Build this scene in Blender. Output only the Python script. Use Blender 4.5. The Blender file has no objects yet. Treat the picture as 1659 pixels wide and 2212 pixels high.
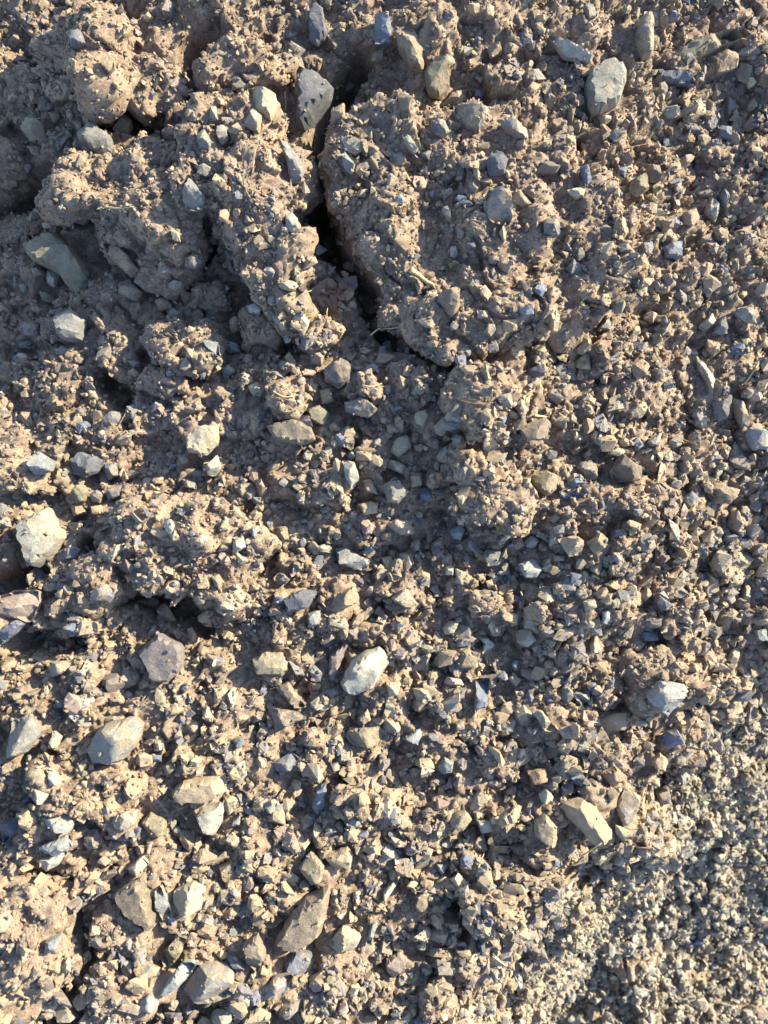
import bpy, math, random
import numpy as np
from mathutils import Vector
from mathutils.bvhtree import BVHTree
from mathutils.geometry import delaunay_2d_cdt, convex_hull_2d
import bmesh

# ------------------------------------------------------------------ camera, sky, sun, exposure
scene = bpy.context.scene
FRAME_W, CAM_H = 1.0, 1.15                 # metres across the frame on the bank surface; camera height above it
cam_data = bpy.data.cameras.new('camera')
cam = bpy.data.objects.new('camera', cam_data)
scene.collection.objects.link(cam)
cam.location = (0, 0, CAM_H)
cam.rotation_euler = (0, 0, 0)
cam_data.sensor_fit = 'HORIZONTAL'
cam_data.sensor_width = 36.0
cam_data.lens = 36.0 * CAM_H / FRAME_W
cam_data.clip_start = 0.01
cam_data.clip_end = 200.0
cam_data.dof.use_dof = True
cam_data.dof.focus_distance = 1.14
cam_data.dof.aperture_fstop = 6.0
scene.camera = cam

SUN_AZ, SUN_EL = 30.0, 21.0                # azimuth counted from +X towards +Y
sa, se = math.radians(SUN_AZ), math.radians(SUN_EL)
SUN = Vector((math.cos(sa) * math.cos(se), math.sin(sa) * math.cos(se), math.sin(se)))
world = bpy.data.worlds.new('World')
scene.world = world
world.use_nodes = True
wn = world.node_tree.nodes
wl = world.node_tree.links
sky = wn.new('ShaderNodeTexSky')
sky.sky_type = 'NISHITA'
sky.sun_disc = False
sky.sun_elevation = se
sky.sun_rotation = math.atan2(SUN.x, SUN.y)
sky.air_density = 1.0
sky.dust_density = 0.4
sky.ozone_density = 2.0
wl.new(sky.outputs[0], wn['Background'].inputs[0])
wn['Background'].inputs[1].default_value = 0.15
sun_d = bpy.data.lights.new('sun', 'SUN')
sun_d.energy = 5.0
sun_d.angle = math.radians(0.5)
sun_d.color = (1.0, 0.93, 0.66)
sun_o = bpy.data.objects.new('sun', sun_d)
sun_o.location = SUN * 5
sun_o.rotation_euler = SUN.to_track_quat('Z', 'Y').to_euler()
scene.collection.objects.link(sun_o)
scene.view_settings.view_transform = 'Standard'
scene.view_settings.look = 'None'
scene.view_settings.exposure = 1.75
scene.view_settings.gamma = 1.0
scene.view_settings.use_curve_mapping = False

# ------------------------------------------------------------------ photo coordinates
# six enlargements of the photo were measured; 0 means the whole photo at the same scale (3318 x 4424 units)
OFF = {0: (0, 0), 1: (0, 0), 2: (1659, 0), 3: (0, 1475), 4: (1659, 1475), 5: (0, 2949), 6: (1659, 2949)}
UNIT = FRAME_W / 3318.0
def ref(c, x, y):
    ox, oy = OFF[c]
    return ((x + ox - 1659) * UNIT, (2212 - (y + oy)) * UNIT)
def lift(rx, ry, z):                       # the point at height z on the sight line through the reference point
    k = (CAM_H - z) / CAM_H
    return rx * k, ry * k

rng = np.random.default_rng(11)
R = random.Random(5)

# ------------------------------------------------------------------ noise
def h32(*ints):
    h = np.zeros_like(ints[0], dtype=np.uint32) + np.uint32(2166136261)
    for i, a in enumerate(ints):
        h = (h ^ (a.astype(np.int64).astype(np.uint32) * np.uint32(0x9E3779B1 + 2 * i * 7919))) * np.uint32(0x85EBCA6B)
        h ^= h >> np.uint32(13)
    h *= np.uint32(0xC2B2AE35)
    h ^= h >> np.uint32(16)
    return h
def h01(*ints):
    return h32(*ints).astype(np.float64) / 4294967295.0
def vnoise(P, cell, seed=0):               # value noise, any dimension, -1..1
    P = P / cell
    I = np.floor(P).astype(np.int64)
    F = P - I
    F = F * F * F * (F * (F * 6 - 15) + 10)
    d = P.shape[1]
    out = np.zeros(len(P))
    for m in range(1 << d):
        w = np.ones(len(P)); idx = []
        for k in range(d):
            b = (m >> k) & 1
            w = w * (F[:, k] if b else 1 - F[:, k])
            idx.append(I[:, k] + b)
        out += w * h01(*idx, np.full(len(P), seed))
    return out * 2 - 1
def worley(P, cell, seed=0, jit=0.9):      # distance to nearest cell point and that cell's random number
    P = P / cell
    I = np.floor(P).astype(np.int64)
    d = P.shape[1]
    best = np.full(len(P), 9.0); rid = np.zeros(len(P))
    import itertools
    for o in itertools.product((-1, 0, 1), repeat=d):
        C = [I[:, k] + o[k] for k in range(d)]
        D = np.zeros(len(P))
        for k in range(d):
            D += (C[k] + 0.5 + (h01(*C, np.full(len(P), seed + 17 * (k + 1))) - 0.5) * jit - P[:, k]) ** 2
        r = h01(*C, np.full(len(P), seed + 99))
        m = D < best
        best = np.where(m, D, best); rid = np.where(m, r, rid)
    return np.sqrt(best), rid
def crumbs(P, cell, seed):                 # rounded lumps of uneven height, 0..1
    F, r = worley(P, cell, seed)
    return np.sqrt(np.clip(1 - (F / 0.85) ** 2, 0, 1)) * (0.35 + 0.65 * r)
def shards(P, cell, seed):                 # broken faces: every cell its own level and tilt, -1..1
    d = P.shape[1]
    Pc = P / cell
    I = np.floor(Pc).astype(np.int64)
    best = np.full(len(P), 9.0); out = np.zeros(len(P))
    import itertools
    for o in itertools.product((-1, 0, 1), repeat=d):
        C = [I[:, k] + o[k] for k in range(d)]
        D = np.zeros(len(P)); f = h01(*C, np.full(len(P), seed + 7)) - .5
        for k in range(d):
            e = Pc[:, k] - (C[k] + 0.5 + (h01(*C, np.full(len(P), seed + 17 * (k + 1))) - 0.5) * .9)
            D += e * e
            f = f + e * (h01(*C, np.full(len(P), seed + 31 * (k + 1))) - .5) * 2.2
        m = D < best
        best = np.where(m, D, best); out = np.where(m, f, out)
    return out
def sstep(a, b, x):
    t = np.clip((x - a) / (b - a), 0, 1)
    return t * t * (3 - 2 * t)

# ------------------------------------------------------------------ materials
def new_mat(name):
    m = bpy.data.materials.new(name)
    m.use_nodes = True
    nt = m.node_tree
    b = nt.nodes['Principled BSDF']
    b.inputs['Roughness'].default_value = 0.95
    b.inputs['Specular IOR Level'].default_value = 0.15
    return m, nt, b
def node(nt, kind, **kw):
    n = nt.nodes.new(kind)
    for k, v in kw.items():
        setattr(n, k, v)
    return n
def noise_node(nt, vec, scale, detail=4, rough=0.6):
    n = node(nt, 'ShaderNodeTexNoise')
    n.inputs['Scale'].default_value = scale
    n.inputs['Detail'].default_value = detail
    n.inputs['Roughness'].default_value = rough
    nt.links.new(vec, n.inputs['Vector'])
    return n.outputs['Fac']
def ramp(nt, fac, stops):
    r = node(nt, 'ShaderNodeValToRGB')
    e = r.color_ramp.elements
    while len(e) < len(stops):
        e.new(0.5)
    for i, (p, c) in enumerate(stops):
        e[i].position = p
        e[i].color = (*c, 1) if len(c) == 3 else c
    nt.links.new(fac, r.inputs[0])
    return r.outputs[0]
def mix(nt, fac, a, b, mode='MIX'):
    m = node(nt, 'ShaderNodeMix', data_type='RGBA', blend_type=mode)
    for sock, v in ((m.inputs[0], fac), (m.inputs[6], a), (m.inputs[7], b)):
        if isinstance(v, (int, float)):
            sock.default_value = v
        elif isinstance(v, tuple):
            sock.default_value = (*v, 1)
        else:
            nt.links.new(v, sock)
    return m.outputs[2]
def bump(nt, b, height, dist, strength=1.0):
    n = node(nt, 'ShaderNodeBump')
    n.inputs['Distance'].default_value = dist
    n.inputs['Strength'].default_value = strength
    nt.links.new(height, n.inputs['Height'])
    nt.links.new(n.outputs[0], b.inputs['Normal'])

SOIL_D, SOIL_M, SOIL_L = (0.133, 0.090, 0.067), (0.264, 0.191, 0.139), (0.392, 0.306, 0.226)
def soil_material():
    m, nt, b = new_mat('soil')
    pos = node(nt, 'ShaderNodeNewGeometry').outputs['Position']
    big = noise_node(nt, pos, 7, 3)
    mid = noise_node(nt, pos, 55, 5, 0.65)
    fine = noise_node(nt, pos, 420, 3, 0.7)
    c = ramp(nt, mid, [(0.30, SOIL_D), (0.5, SOIL_M), (0.72, SOIL_L)])
    c = mix(nt, ramp(nt, big, [(0.42, (0, 0, 0)), (0.62, (0.55, 0.55, 0.55))]), c, (0.240, 0.176, 0.148))
    c = mix(nt, 0.75, c, ramp(nt, fine, [(0.3, (0.35, 0.34, 0.35)), (0.52, (0.95, 0.94, 0.93)), (0.72, (1.5, 1.45, 1.4))]), 'MULTIPLY')
    nt.links.new(c, b.inputs['Base Color'])
    bump(nt, b, noise_node(nt, pos, 700, 4, 0.7), 0.0022, 0.8)
    return m
def stone_material():
    m, nt, b = new_mat('stone')
    pos = node(nt, 'ShaderNodeNewGeometry').outputs['Position']
    col = node(nt, 'ShaderNodeAttribute', attribute_name='tint').outputs['Color']
    dust = node(nt, 'ShaderNodeAttribute', attribute_name='dust').outputs['Fac']
    n1 = noise_node(nt, pos, 95, 6, 0.7)
    n2 = noise_node(nt, pos, 480, 4, 0.7)
    n3 = noise_node(nt, pos, 60, 6, 0.75)
    c = mix(nt, 0.8, col, ramp(nt, n1, [(0.3, (0.6, 0.6, 0.62)), (0.5, (1, 1, 1)), (0.72, (1.4, 1.38, 1.33))]), 'MULTIPLY')
    c = mix(nt, 0.5, c, ramp(nt, n2, [(0.3, (0.6, 0.6, 0.6)), (0.7, (1.4, 1.4, 1.4))]), 'MULTIPLY')
    add = node(nt, 'ShaderNodeMath', operation='ADD')
    nt.links.new(n3, add.inputs[0]); nt.links.new(dust, add.inputs[1])
    mask = ramp(nt, add.outputs[0], [(0.72, (0, 0, 0)), (0.86, (0.9, 0.9, 0.9))])
    c = mix(nt, mask, c, ramp(nt, n2, [(0.3, (0.205, 0.143, 0.098)), (0.7, (0.355, 0.268, 0.185))]))
    nt.links.new(c, b.inputs['Base Color'])
    b.inputs['Roughness'].default_value = 0.8
    b.inputs['Specular IOR Level'].default_value = 0.3
    bump(nt, b, noise_node(nt, pos, 240, 8, 0.75), 0.0038, 0.85)
    return m
def plain_material(name, c0, c1):
    m, nt, b = new_mat(name)
    pos = node(nt, 'ShaderNodeNewGeometry').outputs['Position']
    n = noise_node(nt, pos, 300, 4)
    nt.links.new(ramp(nt, n, [(0.3, c0), (0.7, c1)]), b.inputs['Base Color'])
    bump(nt, b, n, 0.0006)
    return m
M_SOIL, M_STONE = soil_material(), stone_material()
M_STRAW = plain_material('straw', (0.30, 0.22, 0.11), (0.55, 0.45, 0.27))
M_ROOT = plain_material('root', (0.16, 0.085, 0.035), (0.30, 0.17, 0.075))

TINT = dict(slate=(.062, .070, .100), blue=(.098, .118, .172), grey=(.155, .153, .155), pale=(.255, .243, .215),
            cream=(.33, .28, .20), tan=(.29, .215, .14), olive=(.17, .145, .10), brown=(.145, .108, .083),
            purple=(.105, .085, .092), pink=(.30, .215, .18), rust=(.185, .105, .068), orange=(.38, .20, .09),
            white=(.33, .31, .265), icy=(.20, .212, .222))
WORD = dict(slate='dark slate', blue='blue-grey', grey='grey', pale='pale grey', cream='cream', tan='tan', olive='olive-brown',
            brown='brown', purple='purplish dark', pink='pinkish', rust='rust-brown', orange='orange', white='whitish', icy='pale blue-grey')

# ------------------------------------------------------------------ mesh helpers
def np_mesh(name, V, F, mats, smooth=True, attrs=None):
    me = bpy.data.meshes.new(name)
    V = np.ascontiguousarray(V, dtype=np.float32); F = np.ascontiguousarray(F, dtype=np.int32)
    n = F.shape[1]
    me.vertices.add(len(V)); me.vertices.foreach_set('co', V.ravel())
    me.loops.add(F.size); me.loops.foreach_set('vertex_index', F.ravel())
    me.polygons.add(len(F))
    me.polygons.foreach_set('loop_start', np.arange(0, F.size, n, dtype=np.int32))
    me.polygons.foreach_set('use_smooth', np.full(len(F), smooth, dtype=bool))
    me.update(calc_edges=True)
    for m in mats:
        me.materials.append(m)
    for k, a in (attrs or {}).items():
        if a.ndim == 2:
            at = me.attributes.new(k, 'FLOAT_COLOR', 'POINT')
            at.data.foreach_set('color', np.hstack([a, np.ones((len(a), 1))]).astype(np.float32).ravel())
        else:
            at = me.attributes.new(k, 'FLOAT', 'POINT')
            at.data.foreach_set('value', a.astype(np.float32))
    return me
def link(name, me, label=None, cat=None, group=None, kind=None, loc=(0, 0, 0)):
    o = bpy.data.objects.new(name, me)
    o.location = loc
    scene.collection.objects.link(o)
    for k, v in (('label', label), ('category', cat), ('group', group), ('kind', kind)):
        if v:
            o[k] = v
    return o
def poly_dist(P, poly, closed=True):
    A = np.array(poly); B = np.roll(A, -1, 0)
    if not closed:
        A, B = A[:-1], B[:-1]
    best = np.full(len(P), 1e9); par = np.zeros(len(P))
    for i, (a, b) in enumerate(zip(A, B)):
        d = b - a
        t = np.clip(((P - a) @ d) / max(d @ d, 1e-12), 0, 1)
        D = np.hypot(*(P - a - t[:, None] * d).T)
        m = D < best
        best = np.where(m, D, best); par = np.where(m, i + t, par)
    return best, par
def inside(P, poly):
    A = np.array(poly); c = np.zeros(len(P), bool)
    j = len(A) - 1
    for i in range(len(A)):
        yi, yj, xi, xj = A[i, 1], A[j, 1], A[i, 0], A[j, 0]
        if yi != yj:
            c ^= ((yi > P[:, 1]) != (yj > P[:, 1])) & (P[:, 0] < (xj - xi) * (P[:, 1] - yi) / (yj - yi) + xi)
        j = i
    return c

# ------------------------------------------------------------------ the bank: one ground sheet
LIP = [(3700, 2900), (3330, 3180), (3180, 3290), (2930, 3500), (2830, 3690), (2560, 3780), (2420, 3980), (2150, 4200), (1900, 4560), (1500, 5200)]
CRACKS = [  # polylines of x, y, half width, depth
    (0, [(1560, 250, 70, .09), (1430, 520, 75, .11), (1352, 780, 80, .22), (1425, 1050, 40, .10), (1545, 1240, 34, .08), (1680, 1420, 32, .07), (1850, 1545, 26, .05)]),
    (0, [(880, 190, 60, .05), (800, 340, 70, .07), (640, 480, 80, .08), (420, 560, 50, .05)]),
    (0, [(-60, 900, 90, .12), (110, 800, 80, .13), (190, 700, 40, .05)]),
    (0, [(800, 900, 30, .04), (880, 960, 40, .05), (800, 1140, 45, .05)]),
    (3, [(420, 150, 60, .06), (520, 240, 60, .06), (580, 400, 40, .03)]),
    (3, [(420, 870, 50, .04), (520, 1030, 70, .07), (720, 1090, 70, .06), (900, 1220, 50, .05)]),
    (3, [(-20, 1030, 60, .05), (140, 1030, 60, .06), (230, 960, 40, .05)]),
    (3, [(0, 1330, 40, .04), (180, 1290, 45, .04), (380, 1310, 45, .05)]),
    (5, [(340, 820, 40, .04), (310, 1120, 55, .07), (250, 1300, 55, .08), (190, 1480, 50, .07)]),
    (5, [(560, 360, 40, .05), (520, 380, 50, .05)]),
    (5, [(0, 780, 80, .06), (130, 760, 60, .04)]),
    (6, [(300, 1000, 30, .03), (390, 1080, 35, .05), (360, 1140, 30, .04)]),
    (4, [(1380, 800, 40, .03), (1440, 840, 50, .04)]),
    (2, [(760, 620, 25, .03), (840, 610, 30, .04)]),
]
SWELLS = [(0, 1620, 1900, .15, .035), (4, 450, 300, .07, .02), (4, 900, 900, .15, .02), (0, 1500, 1650, .06, .01)]   # gentle swells of the bank
def macro(P):
    z = 0.014 * vnoise(P, 0.30, 1) + 0.017 * vnoise(P, 0.13, 2) + 0.014 * vnoise(P, 0.06, 3)
    z = z - 0.10 * np.clip(P[:, 0] - 0.30, 0, 0.5)
    up = sstep(-0.15, 0.25, P[:, 1])
    x = P[:, 0]
    z = z + up * (0.05 * np.clip(x, -.6, .15) - 0.20 * np.clip(x - .15, 0, .5))
    z = z + (1 - up) * (-0.17 * np.clip(x, -.7, .5))
    for (c, u, v, r, a) in SWELLS:
        q = ref(c, u, v)
        z = z + a * np.exp(-((P[:, 0] - q[0]) ** 2 + (P[:, 1] - q[1]) ** 2) / (r * r))
    lip = [ref(0, *p) for p in LIP]
    d, _ = poly_dist(P, lip, False)
    poly = lip + [(-0.5, -3.0), (4, -4), (4, 0.3)]
    s = np.where(inside(P, poly), d, -d) + 0.02 * vnoise(P, 0.08, 7)
    drop = 0.34 * sstep(-0.05, 0.42, s) + 0.07 * sstep(-0.02, 0.06, s)
    z = z * (1 - 0.3 * sstep(0.1, 0.4, s)) - drop + sstep(0.1, 0.3, s) * (0.045 * vnoise(P, 0.16, 8) + 0.022 * vnoise(P, 0.075, 9))
    # bank falls away to level ground far outside the picture
    rr = np.hypot(P[:, 0], P[:, 1])
    return z * (1 - sstep(1.2, 2.5, rr)) - 0.42 * sstep(1.0, 2.2, rr), s
def crack_depth(P):
    z = np.zeros(len(P))
    W = P + 0.012 * np.stack([vnoise(P, 0.05, 21), vnoise(P, 0.05, 22)], 1)
    for c, pts in CRACKS:
        line = [ref(c, p[0], p[1]) for p in pts]
        lo = np.min(line, 0) - 0.12; hi = np.max(line, 0) + 0.12
        m = np.all((P > lo) & (P < hi), 1)
        if not m.any():
            continue
        d, par = poly_dist(W[m], line, False)
        i = np.clip(par.astype(int), 0, len(pts) - 2); t = np.clip(par - i, 0, 1)
        w = np.array([p[2] for p in pts]) * UNIT; h = np.array([p[3] for p in pts])
        ww = w[i] * (1 - t) + w[i + 1] * t; hh = h[i] * (1 - t) + h[i + 1] * t
        z[m] = np.minimum(z[m], -hh * (1 - sstep(0.35, 1.35, d / ww)))
    return z
def axis(a, b, step, far):
    inner = np.arange(a, b + step / 2, step)
    out = []; s, x = step, 0.0
    while x < far:
        s *= 1.07; x += s; out.append(x)
    out = np.array(out)
    return np.concatenate([a - out[::-1], inner, b + out])
STEP = 0.0026
XS, YS = axis(-0.58, 0.74, STEP, 14.0), axis(-0.96, 0.74, STEP, 14.0)
GX, GY = np.meshgrid(XS, YS, indexing='xy')
P2 = np.stack([GX.ravel(), GY.ravel()], 1)
outd = np.maximum(np.maximum(-0.58 - P2[:, 0], P2[:, 0] - 0.74), np.maximum(-0.96 - P2[:, 1], P2[:, 1] - 0.74))
fade = 1 - sstep(0.05, 0.9, outd); fade_s = 1 - sstep(0.0, 0.12, outd)
Z, S_LIP = macro(P2)
Z = Z + crack_depth(P2)
near = fade > 0
Pn = P2[near] + 0.004 * np.stack([vnoise(P2[near], 0.012, 31), vnoise(P2[near], 0.012, 32)], 1)
low = sstep(0.02, 0.12, S_LIP[near])
fs = fade_s[near]
D = (0.022 * crumbs(Pn, 0.044, 41) + 0.016 * shards(Pn, 0.046, 45) * fs + fs * 0.0055 * shards(Pn, 0.018, 46) + fs * 0.006 * crumbs(Pn, 0.019, 42)) * (1 - 0.2 * low) + fs * 0.0022 * shards(Pn, 0.0085, 47) + fs * (0.004 * crumbs(Pn, 0.0095, 43) + 0.0025 * crumbs(Pn, 0.0052, 44))
Z[near] += D * fade[near] - 0.018
nx, ny = len(XS), len(YS)
I = np.arange(nx * ny).reshape(ny, nx)
Q = np.stack([I[:-1, :-1], I[:-1, 1:], I[1:, 1:], I[1:, :-1]], -1).reshape(-1, 4)
ground_me = np_mesh('ground', np.stack([P2[:, 0], P2[:, 1], Z], 1), Q, [M_SOIL])
ground = link('ground', ground_me, kind='structure', label='brown crumbly gravelly soil of the bank with deep cracks')

# coarse copy of the sheet, for asking where a sight line lands
ix = np.where((XS > -2.2) & (XS < 2.4))[0][::2]; iy = np.where((YS > -2.4) & (YS < 2.2))[0][::2]
ZG = Z.reshape(ny, nx)[np.ix_(iy, ix)]
GXs, GYs = np.meshgrid(XS[ix], YS[iy])
GV = np.stack([GXs.ravel(), GYs.ravel(), ZG.ravel()], 1)
J = np.arange(len(GV)).reshape(len(iy), len(ix))
GQ = np.stack([J[:-1, :-1], J[:-1, 1:], J[1:, 1:], J[1:, :-1]], -1).reshape(-1, 4)
acc_v, acc_f, acc_n = [GV], [GQ.tolist()], len(GV)
TREE = BVHTree.FromPolygons(GV.tolist(), acc_f[0])
CAM = Vector((0, 0, CAM_H))
def sight(rx, ry, tree=None):
    d = (Vector((rx, ry, 0)) - CAM).normalized()
    loc, nor, i, dist = (tree or TREE).ray_cast(CAM, d)
    return (loc, nor) if loc is not None else (Vector((rx, ry, 0)), Vector((0, 0, 1)))

# ------------------------------------------------------------------ soil clods
CLODS = [  # enlargement, height, outline, label
    (1, .080, [(760,560),(830,400),(960,350),(1180,390),(1195,560),(1280,700),(1265,800),(1230,900),(1285,1000),(1310,1250),(1275,1390),(1130,1330),(1060,1180),(950,1050),(900,930),(760,880),(700,740)], 'largest soil clod with a sunlit gravelly edge standing beside the deep crack'),
    (1, .070, [(490,650),(600,590),(760,600),(880,800),(880,950),(780,1150),(600,1180),(440,1000),(380,880),(180,890),(150,760),(300,680)], 'wide shaded soil clod joining the dark hollow and the largest clod'),
    (0, .050, [(1440,560),(1510,480),(1640,440),(1900,420),(2200,460),(2500,640),(2750,900),(2850,1150),(2700,1350),(2400,1450),(2100,1500),(1900,1560),(1760,1480),(1680,1400),(1625,1200),(1585,1110),(1515,1000),(1465,920),(1425,700)], 'broad pinkish soil mass forming the smooth wall across the deep crack'),
    (1, .055, [(130,110),(300,30),(450,60),(570,130),(480,230),(470,330),(480,440),(330,470),(200,390),(100,280)], 'rounded shaded soil clod with a pink chip below it'),
    (1, .045, [(870,250),(1000,160),(1250,200),(1270,280),(1200,340),(1000,340),(880,320)], 'low soil clod above the bright beige block'),
    (1, .060, [(-120,560),(0,580),(85,650),(70,720),(0,760),(-120,760)], 'bright sunlit soil clod over the dark hollow'),
    (1, .035, [(0,950),(150,890),(240,930),(200,1010),(50,1040),(-50,1040)], 'low crumbly clod between the dark hollow and the olive slab'),
    (3, .050, [(430,850),(520,740),(700,700),(950,710),(1130,770),(1200,900),(1100,1000),(1010,1180),(850,1180),(780,1100),(560,1030),(440,940)], 'big mottled soil clod studded with small slates and a white chip'),
    (3, .040, [(180,1000),(300,940),(480,950),(500,1080),(400,1180),(260,1150)], 'small clod holding a round dark blue stone'),
    (4, .060, [(280,240),(350,140),(520,130),(620,180),(600,250),(540,300),(500,400),(380,420),(350,330)], 'upright porous clod full of fine roots, lit along one rim'),
    (4, .050, [(290,480),(400,460),(560,560),(640,640),(640,750),(560,830),(460,800),(330,700),(340,620),(290,560)], 'smooth brown clod ending in a row of bright pebbles'),
    (4, .040, [(370,1090),(480,1070),(540,1110),(570,1230),(500,1260),(400,1200)], 'small brown clod beside the white star-shaped chip'),
    (5, .075, [(-60,870),(120,880),(240,930),(310,1000),(270,1100),(240,1250),(170,1400),(100,1500),(-60,1500)], 'large glaring sunlit clod flanked by a dark cleft'),
    (5, .055, [(350,1030),(470,990),(640,1080),(620,1160),(560,1250),(420,1220),(360,1130)], 'sunlit clod crusted with small gravel under the flat brown slab'),
    (5, .065, [(380,1290),(470,1270),(600,1290),(680,1390),(620,1500),(370,1500)], 'sunlit crumbly clod with a pale stone on its shoulder'),
    (5, .050, [(150,370),(330,340),(490,390),(570,480),(540,640),(480,720),(330,640),(200,580),(120,500)], 'sunlit clod strewn with pale chips below the split dark boulder'),
    (6, .060, [(330,920),(450,890),(620,920),(600,1010),(560,1100),(430,1110),(340,1010)], 'brown clod with a hollow under it at the edge of the bank'),
    (6, .050, [(430,830),(600,790),(780,870),(720,920),(500,910)], 'flat brown clod at the edge of the bank'),
    (2, .050, [(150,760),(300,750),(390,900),(380,1000),(280,1030),(200,920)], 'narrow clod with a crest of bright crumbs'),
    (3, .045, [(1130,560),(1250,510),(1400,530),(1540,560),(1520,680),(1400,740),(1250,700),(1150,640)], 'crumbly clod with a bright crest near the pale pebbles'),
    (3, .035, [(600,100),(760,100),(830,230),(700,250),(560,200)], 'shaded clod beside the small dark pit'),
    (4, .045, [(1210,1130),(1300,1080),(1420,1090),(1450,1200),(1380,1290),(1240,1280)], 'shaded brown clod beside a flat blue-grey stone'),
    (4, .045, [(1000,830),(1080,770),(1160,830),(1140,980),(1000,1000),(950,950)], 'brown clod with bristly roots on its crest'),
    (0, .050, [(600,1400),(700,1340),(900,1370),(960,1470),(900,1580),(760,1610),(620,1560)], 'sunlit clod carrying pale flat chips'),
    (1, .050, [(1040,1340),(1100,1310),(1200,1380),(1180,1475),(1060,1450)], 'small sunlit clod with a white chip on top'),
    (1, .055, [(1290,1390),(1400,1370),(1440,1460),(1350,1530),(1290,1480)], 'knobbly sunlit clod near the narrow end of the crack'),
    (1, .040, [(830,1240),(950,1200),(980,1320),(880,1350)], 'small tan clod below the largest clod'),
    (1, .045, [(470,240),(620,170),(740,220),(720,390),(600,450),(465,330)], 'grey clod capped with bright loose crumbs'),
    (3, .040, [(1150,170),(1230,165),(1290,230),(1280,320),(1190,310),(1150,250)], 'straw-filled clod lit along its edge'),
    (3, .035, [(1540,150),(1600,120),(1655,180),(1650,240),(1560,240)], 'small tufted clod with fine roots'),
    (3, .050, [(-60,490),(110,480),(190,600),(180,660),(60,680),(-60,650)], 'sunlit clod behind the pale four-sided block'),
    (6, .040, [(400,280),(560,280),(600,380),(520,430),(400,400)], 'dark fibrous clod in the gravel slope'),
    (4, .040, [(1080,1400),(1180,1340),(1420,1400),(1480,1560),(1300,1620),(1120,1560)], 'broad shaded clod among the loose gravel'),
    (6, .050, [(150,1380),(240,1290),(320,1360),(310,1500),(160,1500)], 'yellow sunlit lump of crumbs at the foot of the bank'),
    (5, .045, [(1420,480),(1560,470),(1570,600),(1440,600)], 'squarish grey clod beside a slim dark stone'),
]
def outline_radius(poly, n):
    A = np.array(poly); c = A.mean(0)
    # resample to directions around the centre, smoothed
    th = np.linspace(0, 2 * np.pi, n, endpoint=False)
    rad = np.zeros(n)
    B = np.roll(A, -1, 0)
    for k, t in enumerate(th):
        d = np.array([math.cos(t), math.sin(t)]); best = 0
        for a, b in zip(A - c, B - c):
            e = b - a
            den = d[0] * e[1] - d[1] * e[0]
            if abs(den) < 1e-12: continue
            s = (a[0] * e[1] - a[1] * e[0]) / den; u = (a[0] * d[1] - a[1] * d[0]) / den
            if s > 0 and -1e-6 <= u <= 1 + 1e-6: best = max(best, s)
        rad[k] = best
    kern = np.hanning(max(5, n // 26) | 1); kern /= kern.sum()
    h = len(kern) // 2
    return c, th, np.convolve(np.concatenate([rad[-h:], rad, rad[:h]]), kern, 'valid')
def vnormals(V, F):
    n = np.cross(V[F[:, 2]] - V[F[:, 0]], V[F[:, 3]] - V[F[:, 1]]) if F.shape[1] == 4 else np.cross(V[F[:, 1]] - V[F[:, 0]], V[F[:, 2]] - V[F[:, 0]])
    N = np.zeros_like(V)
    for k in range(F.shape[1]):
        np.add.at(N, F[:, k], n)
    return N / np.maximum(np.linalg.norm(N, axis=1, keepdims=True), 1e-12)
clod_objs = []
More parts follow.
